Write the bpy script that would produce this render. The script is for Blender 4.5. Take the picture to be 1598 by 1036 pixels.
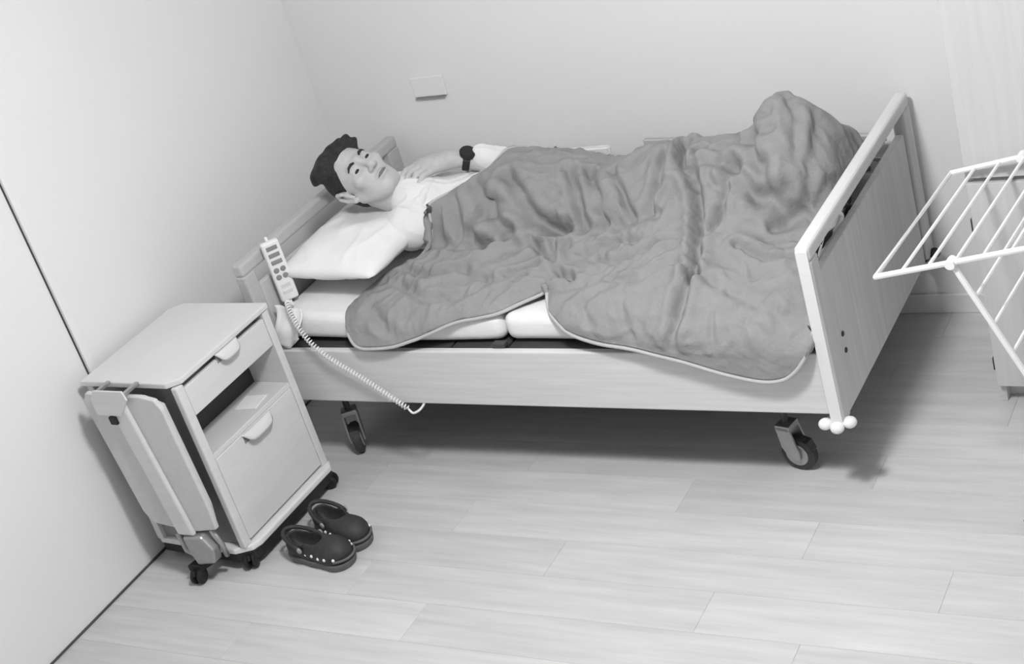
import bpy, bmesh, math, random
import numpy as np
from mathutils import Vector, Matrix, noise

for o in list(bpy.data.objects):
    bpy.data.objects.remove(o, do_unlink=True)
scene = bpy.context.scene
COL = scene.collection

# ------------------------------------------------------------------ camera
CAM = Vector((3.7373, -3.6888, 2.8390))
YAW, PITCH, ROLL, FPX = 0.620951, 0.457418, -0.308556, 2384.18
fwd = Vector((-math.sin(YAW) * math.cos(PITCH), math.cos(YAW) * math.cos(PITCH), -math.sin(PITCH)))
rgt = Vector((math.cos(YAW), math.sin(YAW), 0))
upv = rgt.cross(fwd)
c_, s_ = math.cos(ROLL), math.sin(ROLL)
rgt, upv = c_ * rgt + s_ * upv, -s_ * rgt + c_ * upv
cd = bpy.data.cameras.new('camera')
cd.sensor_width = 36.0
cd.lens = 36.0 * FPX / 1598.0
cd.clip_start = 0.05
cam = bpy.data.objects.new('camera', cd)
COL.objects.link(cam)
cam.matrix_world = Matrix(((rgt.x, upv.x, -fwd.x, CAM.x), (rgt.y, upv.y, -fwd.y, CAM.y),
                           (rgt.z, upv.z, -fwd.z, CAM.z), (0, 0, 0, 1)))
scene.camera = cam

# ------------------------------------------------------------------ world, light, exposure
w = bpy.data.worlds.new('world')
scene.world = w
w.use_nodes = True
w.node_tree.nodes['Background'].inputs[0].default_value = (0.5, 0.5, 0.5, 1)
w.node_tree.nodes['Background'].inputs[1].default_value = 0.3
LAMP = Vector((2.07, -1.20, 3.02))
ld = bpy.data.lights.new('ceiling_light', 'POINT')
ld.shadow_soft_size = 0.18
ld.energy = 108
lo = bpy.data.objects.new('ceiling_light', ld)
COL.objects.link(lo)
lo.location = LAMP - Vector((0, 0, 0.28))
ad_ = bpy.data.lights.new('ceiling_light_down', 'AREA')
ad_.shape = 'DISK'
ad_.size = 0.30
ad_.energy = 28
ao = bpy.data.objects.new('ceiling_light_down', ad_)
COL.objects.link(ao)
ao.location = LAMP - Vector((0, 0, 0.09))
vs = scene.view_settings
vs.view_transform = 'Standard'
vs.look = 'None'
vs.gamma = 1.0
vs.use_curve_mapping = False
vs.exposure = 0.0

# ------------------------------------------------------------------ materials
MATS = {}


def mat(name, g, rough=0.6, var=0.0, scale=8.0, stretch=(1, 1, 1), bump=0.0, bscale=None, spec=0.4, metal=0.0,
        rnd=0.0, detail=5.0, g2=None):
    """procedural grey material: base grey g, noise variation var, optional relief"""
    if name in MATS:
        return MATS[name]
    m = bpy.data.materials.new(name)
    MATS[name] = m
    m.use_nodes = True
    nt = m.node_tree
    b = nt.nodes['Principled BSDF']
    b.inputs['Roughness'].default_value = rough
    b.inputs['Metallic'].default_value = metal
    b.inputs['Specular IOR Level'].default_value = spec
    tc = nt.nodes.new('ShaderNodeTexCoord')
    mp = nt.nodes.new('ShaderNodeMapping')
    mp.inputs['Scale'].default_value = stretch
    nt.links.new(tc.outputs['Object'], mp.inputs['Vector'])
    vec = mp.outputs['Vector']
    oi = None
    if rnd > 0:
        oi = nt.nodes.new('ShaderNodeObjectInfo')
        ad = nt.nodes.new('ShaderNodeVectorMath')
        ad.operation = 'MULTIPLY_ADD'
        ad.inputs[1].default_value = (37.0, 53.0, 11.0)
        nt.links.new(oi.outputs['Random'], ad.inputs[0])
        nt.links.new(vec, ad.inputs[2])
        vec = ad.outputs[0]
    nz = nt.nodes.new('ShaderNodeTexNoise')
    nz.inputs['Scale'].default_value = scale
    nz.inputs['Detail'].default_value = detail
    nz.inputs['Roughness'].default_value = 0.6
    nt.links.new(vec, nz.inputs['Vector'])
    mr = nt.nodes.new('ShaderNodeMapRange')
    mr.inputs[1].default_value = 0.25
    mr.inputs[2].default_value = 0.75
    mr.inputs[3].default_value = g * (1 - var)
    mr.inputs[4].default_value = g * (1 + var)
    nt.links.new(nz.outputs['Fac'], mr.inputs[0])
    val = mr.outputs[0]
    if oi is not None:
        m2 = nt.nodes.new('ShaderNodeMapRange')
        m2.inputs[3].default_value = 1 - rnd
        m2.inputs[4].default_value = 1 + rnd
        nt.links.new(oi.outputs['Random'], m2.inputs[0])
        mu = nt.nodes.new('ShaderNodeMath')
        mu.operation = 'MULTIPLY'
        nt.links.new(val, mu.inputs[0])
        nt.links.new(m2.outputs[0], mu.inputs[1])
        val = mu.outputs[0]
    nt.links.new(val, b.inputs['Base Color'])
    if bump > 0:
        nb = nt.nodes.new('ShaderNodeTexNoise')
        nb.inputs['Scale'].default_value = bscale or scale * 3
        nb.inputs['Detail'].default_value = 4
        nt.links.new(vec, nb.inputs['Vector'])
        bp = nt.nodes.new('ShaderNodeBump')
        bp.inputs['Strength'].default_value = bump
        bp.inputs['Distance'].default_value = 0.01
        nt.links.new(nb.outputs['Fac'], bp.inputs['Height'])
        nt.links.new(bp.outputs['Normal'], b.inputs['Normal'])
    return m


WALL = mat('wall_paint', 0.82, 0.85, 0.012, 1.6, bump=0.03, bscale=160, spec=0.2)
CEIL = mat('ceiling_paint', 0.45, 0.9, 0.01, 2.0, spec=0.2)
WALL2 = mat('wall_paint_grey', 0.42, 0.85, 0.012, 1.6, spec=0.2)
PLANK = mat('floor_plank_vinyl', 0.60, 0.5, 0.12, 7.0, (0.35, 4.0, 1), bump=0.04, bscale=60, spec=0.3, rnd=0.05)
SUB = mat('floor_joint', 0.58, 0.8, 0.03)
TRIM = mat('white_skirting', 0.80, 0.5, 0.01)
JOINT = mat('dark_silicone_joint', 0.08, 0.6, 0.05)
WOODX = mat('beech_grain_along', 0.70, 0.5, 0.09, 6.0, (0.5, 1, 9.0), bump=0.02, bscale=50)
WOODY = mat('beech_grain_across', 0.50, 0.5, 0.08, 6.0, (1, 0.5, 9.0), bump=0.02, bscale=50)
WOODF = mat('beech_top_bar', 0.72, 0.5, 0.06, 6.0, (1, 0.5, 9.0))
WOODZ = mat('beech_grain_upright', 0.60, 0.5, 0.10, 6.0, (7.0, 7.0, 0.5), bump=0.02, bscale=50)
PALE = mat('pale_edge_band', 0.80, 0.45, 0.02)
WARD = mat('wardrobe_laminate', 0.60, 0.55, 0.05, 5.0, (9.0, 9.0, 0.4), bump=0.02, bscale=40)
LAM = mat('light_laminate', 0.70, 0.45, 0.05, 5.0, (1, 0.5, 5.0))
LEAF = mat('grey_plastic_leaf', 0.64, 0.55, 0.05, 30.0)
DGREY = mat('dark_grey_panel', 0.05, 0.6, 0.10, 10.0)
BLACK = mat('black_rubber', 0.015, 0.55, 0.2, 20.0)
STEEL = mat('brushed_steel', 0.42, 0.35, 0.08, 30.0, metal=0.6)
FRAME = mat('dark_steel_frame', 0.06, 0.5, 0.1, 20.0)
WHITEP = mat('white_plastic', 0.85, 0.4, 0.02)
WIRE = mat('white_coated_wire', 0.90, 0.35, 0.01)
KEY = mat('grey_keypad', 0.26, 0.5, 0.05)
SHEET = mat('white_bed_linen', 0.86, 0.9, 0.03, 12.0, bump=0.5, bscale=14, spec=0.15)
DUVET = mat('grey_duvet_cotton', 0.30, 0.85, 0.07, 9.0, bump=0.8, bscale=26, spec=0.25)
PIPING = mat('duvet_piping', 0.50, 0.8, 0.03)
SKIN = mat('skin', 0.54, 0.5, 0.10, 30.0, bump=0.08, bscale=120, spec=0.35)
HAIR = mat('dark_hair', 0.030, 0.6, 0.5, 60.0, bump=0.6, bscale=140, spec=0.3)
EYE = mat('eye_dark', 0.03, 0.25, 0.1)
LIP = mat('lips', 0.20, 0.5, 0.08)
SHIRT = mat('white_shirt_cotton', 0.82, 0.85, 0.03, 20.0, bump=0.3, bscale=30, spec=0.15)
CLOG = mat('dark_foam', 0.038, 0.6, 0.25, 30.0, bump=0.1, bscale=80)
CLOGL = mat('grey_foam_lining', 0.35, 0.7, 0.15, 30.0)
SOLE = mat('mid_grey_foam_sole', 0.13, 0.65, 0.15, 25.0)
GLOW = bpy.data.materials.new('lamp_diffuser')
GLOW.use_nodes = True
GLOW.node_tree.nodes['Principled BSDF'].inputs['Emission Color'].default_value = (1, 1, 1, 1)
GLOW.node_tree.nodes['Principled BSDF'].inputs['Emission Strength'].default_value = 6.0


# ------------------------------------------------------------------ helpers
def link_mesh(name, me, m, parent=None, smooth=False):
    if smooth:
        for p in me.polygons:
            p.use_smooth = True
    o = bpy.data.objects.new(name, me)
    COL.objects.link(o)
    if m is not None:
        me.materials.append(m)
    if parent is not None:
        o.parent = parent
    return o


def obj(name, bm, m, parent=None, smooth=False):
    me = bpy.data.meshes.new(name)
    bmesh.ops.recalc_face_normals(bm, faces=bm.faces)
    bm.to_mesh(me)
    bm.free()
    return link_mesh(name, me, m, parent, smooth)


def tag(o, label=None, cat=None, group=None, kind=None):
    if label:
        o['label'] = label
    if cat:
        o['category'] = cat
    if group:
        o['group'] = group
    if kind:
        o['kind'] = kind
    return o


def empty(name, loc=(0, 0, 0), rz=0.0):
    o = bpy.data.objects.new(name, None)
    COL.objects.link(o)
    o.location = loc
    o.rotation_euler = (0, 0, rz)
    o.empty_display_size = 0.1
    return o


def box(bm, lo_, hi_, bev=0.0, seg=2, M=None):
    b2 = bmesh.new()
    bmesh.ops.create_cube(b2, size=1.0)
    c = [(a + b) / 2 for a, b in zip(lo_, hi_)]
    s = [abs(b - a) for a, b in zip(lo_, hi_)]
    for v in b2.verts:
        v.co = Vector((v.co.x * s[0] + c[0], v.co.y * s[1] + c[1], v.co.z * s[2] + c[2]))
    if bev > 0:
        bmesh.ops.bevel(b2, geom=list(b2.edges), offset=min(bev, min(s) * 0.49), segments=seg, profile=0.5,
                        affect='EDGES')
    if M is not None:
        bmesh.ops.transform(b2, matrix=M, verts=b2.verts)
    merge(bm, b2)
    return bm


def merge(bm, b2):
    me = bpy.data.meshes.new('tmp')
    b2.to_mesh(me)
    b2.free()
    bm.from_mesh(me)
    bpy.data.meshes.remove(me)


def B(*boxes, bev=0.0, seg=2):
    bm = bmesh.new()
    for lo_, hi_ in boxes:
        box(bm, lo_, hi_, bev, seg)
    return bm


def prism(pts, d0, d1, axis='y', bev=0.0):
    """extruded outline: pts 2-D (x,z) for axis y, (x,y) for axis z, (y,z) for axis x"""
    bm = bmesh.new()

    def mk(p, d):
        return {'y': (p[0], d, p[1]), 'z': (p[0], p[1], d), 'x': (d, p[0], p[1])}[axis]
    f = bm.faces.new([bm.verts.new(mk(p, d0)) for p in pts])
    r = bmesh.ops.extrude_face_region(bm, geom=[f])
    dv = Vector(mk((0, 0), d1)) - Vector(mk((0, 0), d0))
    bmesh.ops.translate(bm, vec=dv, verts=[v for v in r['geom'] if isinstance(v, bmesh.types.BMVert)])
    bmesh.ops.recalc_face_normals(bm, faces=bm.faces)
    if bev > 0:
        bmesh.ops.bevel(bm, geom=list(bm.edges), offset=bev, segments=2, profile=0.5, affect='EDGES')
    return bm


def tube(bm, pts, r, n=8, closed=False, cap=True):
    pts = [Vector(p) for p in pts]
    N = len(pts)
    rr = r if isinstance(r, (list, tuple)) else [r] * N
    rings = []
    prev = None
    for i, p in enumerate(pts):
        if closed:
            t = pts[(i + 1) % N] - pts[i - 1]
        else:
            t = pts[min(i + 1, N - 1)] - pts[max(i - 1, 0)]
        t.normalize()
        if prev is None:
            a = Vector((0, 0, 1)) if abs(t.z) < 0.9 else Vector((1, 0, 0))
            u = t.cross(a).normalized()
        else:
            u = (prev - t * prev.dot(t)).normalized()
        prev = u
        v = t.cross(u)
        rings.append([bm.verts.new(p + rr[i] * (math.cos(2 * math.pi * k / n) * u + math.sin(2 * math.pi * k / n) * v))
                      for k in range(n)])
    for i in range(N if closed else N - 1):
        a, b = rings[i], rings[(i + 1) % N]
        for k in range(n):
            bm.faces.new((a[k], a[(k + 1) % n], b[(k + 1) % n], b[k]))
    if cap and not closed:
        bm.faces.new(rings[0][::-1])
        bm.faces.new(rings[-1])
    return bm


def lathe(bm, prof, n=24, M=None):
    """prof: list of (r,h) about local z"""
    b2 = bmesh.new()
    rings = []
    for r, h in prof:
        rings.append([b2.verts.new((r * math.cos(2 * math.pi * k / n), r * math.sin(2 * math.pi * k / n), h))
                      for k in range(n)])
    for a, b in zip(rings, rings[1:]):
        for k in range(n):
            b2.faces.new((a[k], a[(k + 1) % n], b[(k + 1) % n], b[k]))
    b2.faces.new(rings[0][::-1])
    b2.faces.new(rings[-1])
    if M is not None:
        bmesh.ops.transform(b2, matrix=M, verts=b2.verts)
    merge(bm, b2)
    return bm


def catmull(pts, n):
    pts = [Vector(p) for p in pts]
    out = []
    P = [2 * pts[0] - pts[1]] + pts + [2 * pts[-1] - pts[-2]]
    for i in range(1, len(P) - 2):
        for k in range(n):
            t = k / n
            a, b, c, d = P[i - 1], P[i], P[i + 1], P[i + 2]
            out.append(0.5 * ((2 * b) + (c - a) * t + (2 * a - 5 * b + 4 * c - d) * t * t + (3 * b - a - 3 * c + d) * t ** 3))
    out.append(pts[-1])
    return out


def interp(x, tab):
    """smooth monotone (pchip-like) interpolation of a table"""
    n = len(tab)
    if x <= tab[0][0]:
        return tab[0][1]
    if x >= tab[-1][0]:
        return tab[-1][1]

    def slope(k):
        if k == 0 or k == n - 1:
            a, b = (0, 1) if k == 0 else (n - 2, n - 1)
            return (tab[b][1] - tab[a][1]) / (tab[b][0] - tab[a][0])
        d0 = (tab[k][1] - tab[k - 1][1]) / (tab[k][0] - tab[k - 1][0])
        d1 = (tab[k + 1][1] - tab[k][1]) / (tab[k + 1][0] - tab[k][0])
        return 0.0 if d0 * d1 <= 0 else 2 * d0 * d1 / (d0 + d1)
    for k in range(n - 1):
        if x <= tab[k + 1][0]:
            h = tab[k + 1][0] - tab[k][0]
            t = (x - tab[k][0]) / h
            return ((2 * t ** 3 - 3 * t * t + 1) * tab[k][1] + (t ** 3 - 2 * t * t + t) * h * slope(k)
                    + (-2 * t ** 3 + 3 * t * t) * tab[k + 1][1] + (t ** 3 - t * t) * h * slope(k + 1))


def smooth01(t):
    t = max(0.0, min(1.0, t))
    return t * t * (3 - 2 * t)


# ---- organic shapes: smooth blended fields turned into one continuous surface
class Field:
    def __init__(self, xs, ys, zs):
        self.xs, self.ys, self.zs = [np.asarray(a, np.float32) for a in (xs, ys, zs)]
        self.f = np.full((len(xs), len(ys), len(zs)), 0.5, np.float32)

    def _sl(self, lo_, hi_):
        sl = []
        for a, l, h in zip((self.xs, self.ys, self.zs), lo_, hi_):
            i0 = int(np.searchsorted(a, l))
            i1 = int(np.searchsorted(a, h))
            sl.append(slice(max(0, i0 - 1), min(len(a), i1 + 1)))
        return tuple(sl)

    def apply(self, fn, lo_, hi_, k=0.01, op='add'):
        m = k + 0.03
        sl = self._sl([a - m for a in lo_], [a + m for a in hi_])
        X = self.xs[sl[0]][:, None, None]
        Y = self.ys[sl[1]][None, :, None]
        Z = self.zs[sl[2]][None, None, :]
        if X.size == 0 or Y.size == 0 or Z.size == 0:
            return
        d = fn(X, Y, Z).astype(np.float32)
        a = self.f[sl]
        if op == 'add':
            h = np.maximum(k - np.abs(a - d), 0) / k
            self.f[sl] = np.minimum(a, d) - h * h * k * 0.25
        elif op == 'sub':
            h = np.maximum(k - np.abs(a + d), 0) / k
            self.f[sl] = np.maximum(a, -d) + h * h * k * 0.25
        elif op == 'int':
            self.f[sl] = np.maximum(a, d)

    def cone(self, a, b, ra, rb, k=0.01, op='add'):
        a, b = np.array(a, float), np.array(b, float)
        ba = b - a
        L2 = float(ba @ ba) + 1e-12

        def fn(X, Y, Z):
            t = np.clip(((X - a[0]) * ba[0] + (Y - a[1]) * ba[1] + (Z - a[2]) * ba[2]) / L2, 0, 1)
            dx, dy, dz = X - a[0] - t * ba[0], Y - a[1] - t * ba[1], Z - a[2] - t * ba[2]
            return np.sqrt(dx * dx + dy * dy + dz * dz) - (ra + (rb - ra) * t)
        r = max(ra, rb)
        self.apply(fn, np.minimum(a, b) - r, np.maximum(a, b) + r, k, op)

    def chain(self, pts, rs, k=0.01):
        for (a, b, ra, rb) in zip(pts, pts[1:], rs, rs[1:]):
            self.cone(a, b, ra, rb, k)

    def ell(self, c, R, rad, k=0.01, op='add'):
        """ellipsoid with axes = columns of R"""
        c = np.array(c, float)
        R = np.eye(3) if R is None else np.array(R, float)
        rad = np.array(rad, float)

        def fn(X, Y, Z):
            dx, dy, dz = X - c[0], Y - c[1], Z - c[2]
            p = [(dx * R[0, i] + dy * R[1, i] + dz * R[2, i]) for i in range(3)]
            k0 = np.sqrt(sum((p[i] / rad[i]) ** 2 for i in range(3)))
            k1 = np.sqrt(sum((p[i] / rad[i] ** 2) ** 2 for i in range(3))) + 1e-9
            return k0 * (k0 - 1) / k1
        ext = np.sqrt(((R * rad[None, :]) ** 2).sum(1))
        self.apply(fn, c - ext, c + ext, k, op)

    def half(self, p, n):
        """keep the side where (x-p).n < 0"""
        p, n = np.array(p, float), np.array(n, float)
        self.f = np.maximum(self.f, ((self.xs[:, None, None] - p[0]) * n[0] + (self.ys[None, :, None] - p[1]) * n[1]
                                     + (self.zs[None, None, :] - p[2]) * n[2]).astype(np.float32))

    def mesh(self, name):
        f = self.f
        ins = f < 0
        nx, ny, nz = f.shape
        s = np.zeros((nx - 1, ny - 1, nz - 1), np.int8)
        for i in (0, 1):
            for j in (0, 1):
                for k in (0, 1):
                    s += ins[i:nx - 1 + i, j:ny - 1 + j, k:nz - 1 + k]
        cells = np.argwhere((s > 0) & (s < 8))
        idx = np.full(s.shape, -1, np.int64)
        idx[cells[:, 0], cells[:, 1], cells[:, 2]] = np.arange(len(cells))
        acc = np.zeros((len(cells), 3))
        cnt = np.zeros(len(cells))
        C = [(i, j, k) for i in (0, 1) for j in (0, 1) for k in (0, 1)]
        ax = (self.xs.astype(float), self.ys.astype(float), self.zs.astype(float))

        def val(c):
            return f[cells[:, 0] + c[0], cells[:, 1] + c[1], cells[:, 2] + c[2]].astype(float)

        def pos(c):
            return np.stack([ax[d][cells[:, d] + c[d]] for d in range(3)], 1)
        for a in C:
            for d in range(3):
                if a[d] == 0:
                    b = list(a)
                    b[d] = 1
                    va, vb = val(a), val(b)
                    cr = (va < 0) != (vb < 0)
                    t = np.where(cr, va / np.where(cr, va - vb, 1), 0)
                    p = pos(a) + t[:, None] * (pos(b) - pos(a))
                    acc[cr] += p[cr]
                    cnt[cr] += 1
        V = acc / cnt[:, None]
        faces = []
        for d in range(3):
            e, g = [(1, 2), (2, 0), (0, 1)][d]
            n_ = [nx, ny, nz]
            sa = [slice(1, n_[q] - 1) for q in range(3)]
            sb = list(sa)
            sa[d] = slice(0, n_[d] - 1)
            sb[d] = slice(1, n_[d])
            A, Bv = ins[tuple(sa)], ins[tuple(sb)]
            w_ = np.argwhere(A != Bv)
            if len(w_) == 0:
                continue
            flip = A[w_[:, 0], w_[:, 1], w_[:, 2]]
            base = w_.copy()
            for q in range(3):
                if q != d:
                    base[:, q] += 1
            ids = []
            for (de, dg) in ((-1, -1), (0, -1), (0, 0), (-1, 0)):
                c = base.copy()
                c[:, e] += de
                c[:, g] += dg
                ids.append(idx[c[:, 0], c[:, 1], c[:, 2]])
            qd = np.stack(ids, 1)
            qd[~flip] = qd[~flip][:, ::-1]
            faces.append(qd)
        Fq = np.concatenate(faces)
        Fq = Fq[(Fq >= 0).all(1)]
        me = bpy.data.meshes.new(name)
        me.from_pydata([tuple(v) for v in V], [], [tuple(int(i) for i in q) for q in Fq])
        me.update()
        for p in me.polygons:
            p.use_smooth = True
        return me


# ================================================================== THE SETTING
XW, YB, XR, YF, ZC = -0.319, 1.14, 4.70, -4.45, 3.05
fl = tag(obj('floor', B(((XW - 0.1, YF - 0.1, -0.08), (XR + 0.1, YB + 0.1, -0.004))), SUB), kind='structure')
tag(fl, 'pale grey wood-look plank floor')
PW, PL = 0.182, 1.26
plank_me = {}


def plank(x0, x1, y0, y1):
    key = (round(x1 - x0, 3), round(y1 - y0, 3))
    if key not in plank_me:
        bm = B(((-(x1 - x0) / 2, -(y1 - y0) / 2, -0.004), ((x1 - x0) / 2, (y1 - y0) / 2, 0.0)))
        top = [e for e in bm.edges if all(v.co.z > -0.001 for v in e.verts)]
        bmesh.ops.bevel(bm, geom=top, offset=0.0004, segments=1, affect='EDGES')
        me = bpy.data.meshes.new('plank')
        bm.to_mesh(me)
        bm.free()
        me.materials.append(PLANK)
        plank_me[key] = me
    o = bpy.data.objects.new('plank', plank_me[key])
    COL.objects.link(o)
    o.parent = fl
    o.location = ((x0 + x1) / 2, (y0 + y1) / 2, 0.0)


random.seed(4)
row = 0
y = YB
while y > YF + 0.02:
    y0 = max(YF, y - PW)
    off = [0.0, 0.52, 0.91, 0.27, 0.74][row % 5] * PL - PL
    x = XW + off
    while x < XR:
        a, b = max(x, XW), min(x + PL, XR)
        if b - a > 0.02:
            plank(a + 0.0003, b - 0.0003, y0 + 0.0003, y - 0.0003)
        x += PL
    y -= PW
    row += 1

tag(obj('wall_left', B(((XW - 0.1, YF - 0.1, -0.08), (XW, YB + 0.1, ZC))), WALL), kind='structure')
tag(obj('wall_back', B(((XW, YB, -0.08), (XR + 0.1, YB + 0.1, ZC))), WALL), kind='structure')
tag(obj('wall_right', B(((XR, YF - 0.1, -0.08), (XR + 0.1, YB, ZC))), WALL), kind='structure')
# front wall (behind the camera) with an opening for an added, unseen fill window
WX0, WX1, WZ0, WZ1 = 1.3, 3.1, 0.95, 2.35
tag(obj('wall_front', B(((XW, YF - 0.1, -0.08), (WX0, YF, ZC)), ((WX1, YF - 0.1, -0.08), (XR, YF, ZC)),
                        ((WX0, YF - 0.1, -0.08), (WX1, YF, WZ0)), ((WX0, YF - 0.1, WZ1), (WX1, YF, ZC))), WALL2),
    kind='structure')
tag(obj('ceiling', B(((XW - 0.1, YF - 0.1, ZC), (XR + 0.1, YB + 0.1, ZC + 0.1))), CEIL), kind='structure')
wn = tag(obj('fill_window_1', B(((WX0, YF - 0.07, WZ0), (WX0 + 0.06, YF - 0.01, WZ1)),
                           ((WX1 - 0.06, YF - 0.07, WZ0), (WX1, YF - 0.01, WZ1)),
                           ((WX0, YF - 0.07, WZ0), (WX1, YF - 0.01, WZ0 + 0.06)),
                           ((WX0, YF - 0.07, WZ1 - 0.06), (WX1, YF - 0.01, WZ1))), TRIM), kind='structure')
fill_glow = bpy.data.materials.new('fill_window_glow')
fill_glow.use_nodes = True
fill_glow.node_tree.nodes['Principled BSDF'].inputs['Emission Color'].default_value = (1, 1, 1, 1)
fill_glow.node_tree.nodes['Principled BSDF'].inputs['Emission Strength'].default_value = 0.25  # weak glow of the added window, extra fill for the room
obj('pane', B(((WX0 + 0.06, YF - 0.05, WZ0 + 0.06), (WX1 - 0.06, YF - 0.04, WZ1 - 0.06))), fill_glow, wn)

tag(obj('baseboard_back', B(((XW + 0.003, YB - 0.014, 0.0), (2.50, YB, 0.078)), bev=0.004), TRIM), kind='structure')
tag(obj('baseboard_left', B(((XW, YF, 0.0), (XW + 0.006, YB - 0.016, 0.008)), bev=0.001), JOINT), kind='structure')
# slim vertical cable cover on the left wall
tr = tag(obj('trim_1', B(((XW, -0.522, 0.012), (XW + 0.016, -0.492, ZC)), bev=0.003), WALL), kind='structure')
obj('cover_groove', B(((XW, -0.5265, 0.012), (XW + 0.004, -0.522, ZC))), DGREY, tr)

# ------------------------------------------------------------------ ceiling lamp (outside the frame)
lamp = tag(empty('ceiling_lamp', LAMP), 'round flush ceiling lamp above the bed foot', 'lamp')
bm = lathe(bmesh.new(), [(0.20, 0.03), (0.20, -0.02), (0.185, -0.035)], 40)
obj('lamp_base', bm, WHITEP, lamp, True)
bm = lathe(bmesh.new(), [(0.18, -0.035), (0.17, -0.055), (0.12, -0.07), (0.02, -0.075)], 40)
obj('diffuser', bm, GLOW, lamp, True)

# ------------------------------------------------------------------ white wall fitting above the sleeper
wf = tag(empty('wall_fitting', (0.262, YB, 1.07)), 'small white rectangular fitting on the wall above the sleeper', 'wall fitting')
obj('housing', B(((-0.077, -0.011, -0.042), (0.077, 0.0, 0.042)), bev=0.004), WALL, wf)
obj('shadow_strip', B(((-0.070, -0.020, -0.047), (0.070, -0.002, -0.0425))), KEY, wf)  # dark strip drawn in as the shadow below the fitting

# ================================================================== WARDROBE
wr = tag(empty('wardrobe', (2.492, 0.557, 0.0)), 'tall light wooden wardrobe in the corner beyond the drying rack', 'wardrobe')
WW, WDp, WH = 1.10, 0.57, 2.35
obj('side_panel', B(((0, 0.004, 0), (0.022, WDp, WH)), bev=0.002), WARD, wr)
obj('side_panel', B(((WW - 0.022, 0.004, 0), (WW, WDp, WH)), bev=0.002), WARD, wr)
obj('back_panel', B(((0.022, WDp - 0.012, 0.07), (WW - 0.022, WDp, WH - 0.022))), WARD, wr)
obj('top_panel', B(((0.022, 0.02, WH - 0.022), (WW - 0.022, WDp, WH))), WARD, wr)
obj('bottom_panel', B(((0.022, 0.006, 0.066), (WW - 0.022, WDp - 0.012, 0.088))), WARD, wr)
obj('plinth', B(((0.022, 0.045, 0.0), (WW - 0.022, 0.06, 0.066))), WARD, wr)
for x0, x1 in ((0.002, WW / 2 - 0.002), (WW / 2 + 0.002, WW - 0.002)):
    d = obj('door', B(((x0, -0.018, 0.07), (x1, 0.002, 0.800)), bev=0.0015), WARD, wr)
    d2 = obj('door', B(((x0, -0.018, 0.818), (x1, 0.002, WH - 0.003)), bev=0.0015), WARD, wr)
    hx = x1 - 0.05 if x0 < 0.1 else x0 + 0.05
    bm = tube(bmesh.new(), [(hx, -0.018, 1.0), (hx, -0.045, 1.0), (hx, -0.045, 1.14), (hx, -0.018, 1.14)], 0.005, 8)
    obj('handle', bm, STEEL, d2)
    bm = tube(bmesh.new(), [(hx, -0.018, 0.55), (hx, -0.045, 0.55), (hx, -0.045, 0.69), (hx, -0.018, 0.69)], 0.005, 8)
    obj('handle', bm, STEEL, d)
obj('rail_gap', B(((0.022, -0.004, 0.801), (WW - 0.022, 0.010, 0.817))), KEY, wr)
for z in (0.655, 0.152):
    obj('hinge', B(((-0.004, -0.014, z - 0.022), (0.003, 0.006, z + 0.022)), bev=0.001), DGREY, wr)

# ================================================================== BED
L, W_ = 2.18, 1.10
bed = tag(empty('care_bed', (0, 0, 0)), 'light wooden care bed with panelled ends and casters, sleeper on it', 'bed')


def end_board(xo, sgn, name, caps):
    """sgn=+1: outer face looks to +X.  Board frame with a slot below the top bar"""
    T = 0.045
    x0, x1 = (xo - T, xo) if sgn > 0 else (xo, xo + T)
    top, bot = 0.888, 0.275
    hb = empty(name)
    hb.parent = bed
    # whole board outline, bars around the slot
    ob = bmesh.new()
    box(ob, (x0, -0.005, 0.838), (x1, W_ + 0.005, top), 0.012, 3)
    obj('top_bar', ob, WOODF if sgn > 0 else WOODY, hb)
    for y0, y1 in ((-0.005, 0.062), (W_ - 0.075, W_ + 0.005)):
        obj('post', B(((x0, y0, bot), (x1, y1, 0.8405)), bev=0.008), WOODZ if sgn > 0 else WOODY, hb)
    xm = (x0 + x1) / 2
    obj('panel', B(((xm - 0.011, 0.062, bot), (xm + 0.016 if sgn > 0 else xm + 0.011, W_ - 0.092, 0.772)), bev=0.003), WOODZ, hb)
    obj('bottom_bar', B(((xm - 0.012, 0.060, bot - 0.0), (xm + 0.012, W_ - 0.075, bot + 0.03)), bev=0.002), DGREY, hb)
    if sgn > 0:
        obj('edge_band', B(((x0 + 0.004, -0.009, bot + 0.004), (x1 - 0.004, -0.0045, 0.876)), bev=0.002), PALE, hb)
        for z in (0.516, 0.458):
            bm = lathe(bmesh.new(), [(0.009, 0.0), (0.009, 0.003), (0.006, 0.005)], 14,
                       Matrix.Translation((xm + 0.0155, 0.135, z)) @ Matrix.Rotation(math.radians(90), 4, 'Y'))
            obj('screw_cap', bm, DGREY, hb)
    return hb


hb = end_board(0.0, -1, 'headboard', False)
fb = end_board(L, 1, 'footboard', True)
# round knob seen through the footboard slot
bm = lathe(bmesh.new(), [(0.008, 0.0), (0.010, 0.02), (0.026, 0.03), (0.030, 0.05), (0.022, 0.066), (0.006, 0.07)], 20,
           Matrix.Translation((2.125, 0.690, 0.800)) @ Matrix.Rotation(math.radians(-90), 4, 'Y') @ Matrix.Translation((0, 0, -0.03)))
obj('knob', bm, DGREY, fb, True)
obj('knob_stem', B(((2.09, 0.68, 0.76), (2.105, 0.70, 0.80))), DGREY, fb)

# side panels
obj('side_panel', B(((0.043, 0.0, 0.310), (L - 0.043, 0.028, 0.528)), bev=0.005), WOODX, bed)
obj('side_panel', B(((0.043, W_ - 0.028, 0.310), (L - 0.043, W_, 0.528)), bev=0.005), WOODX, bed)
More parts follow.
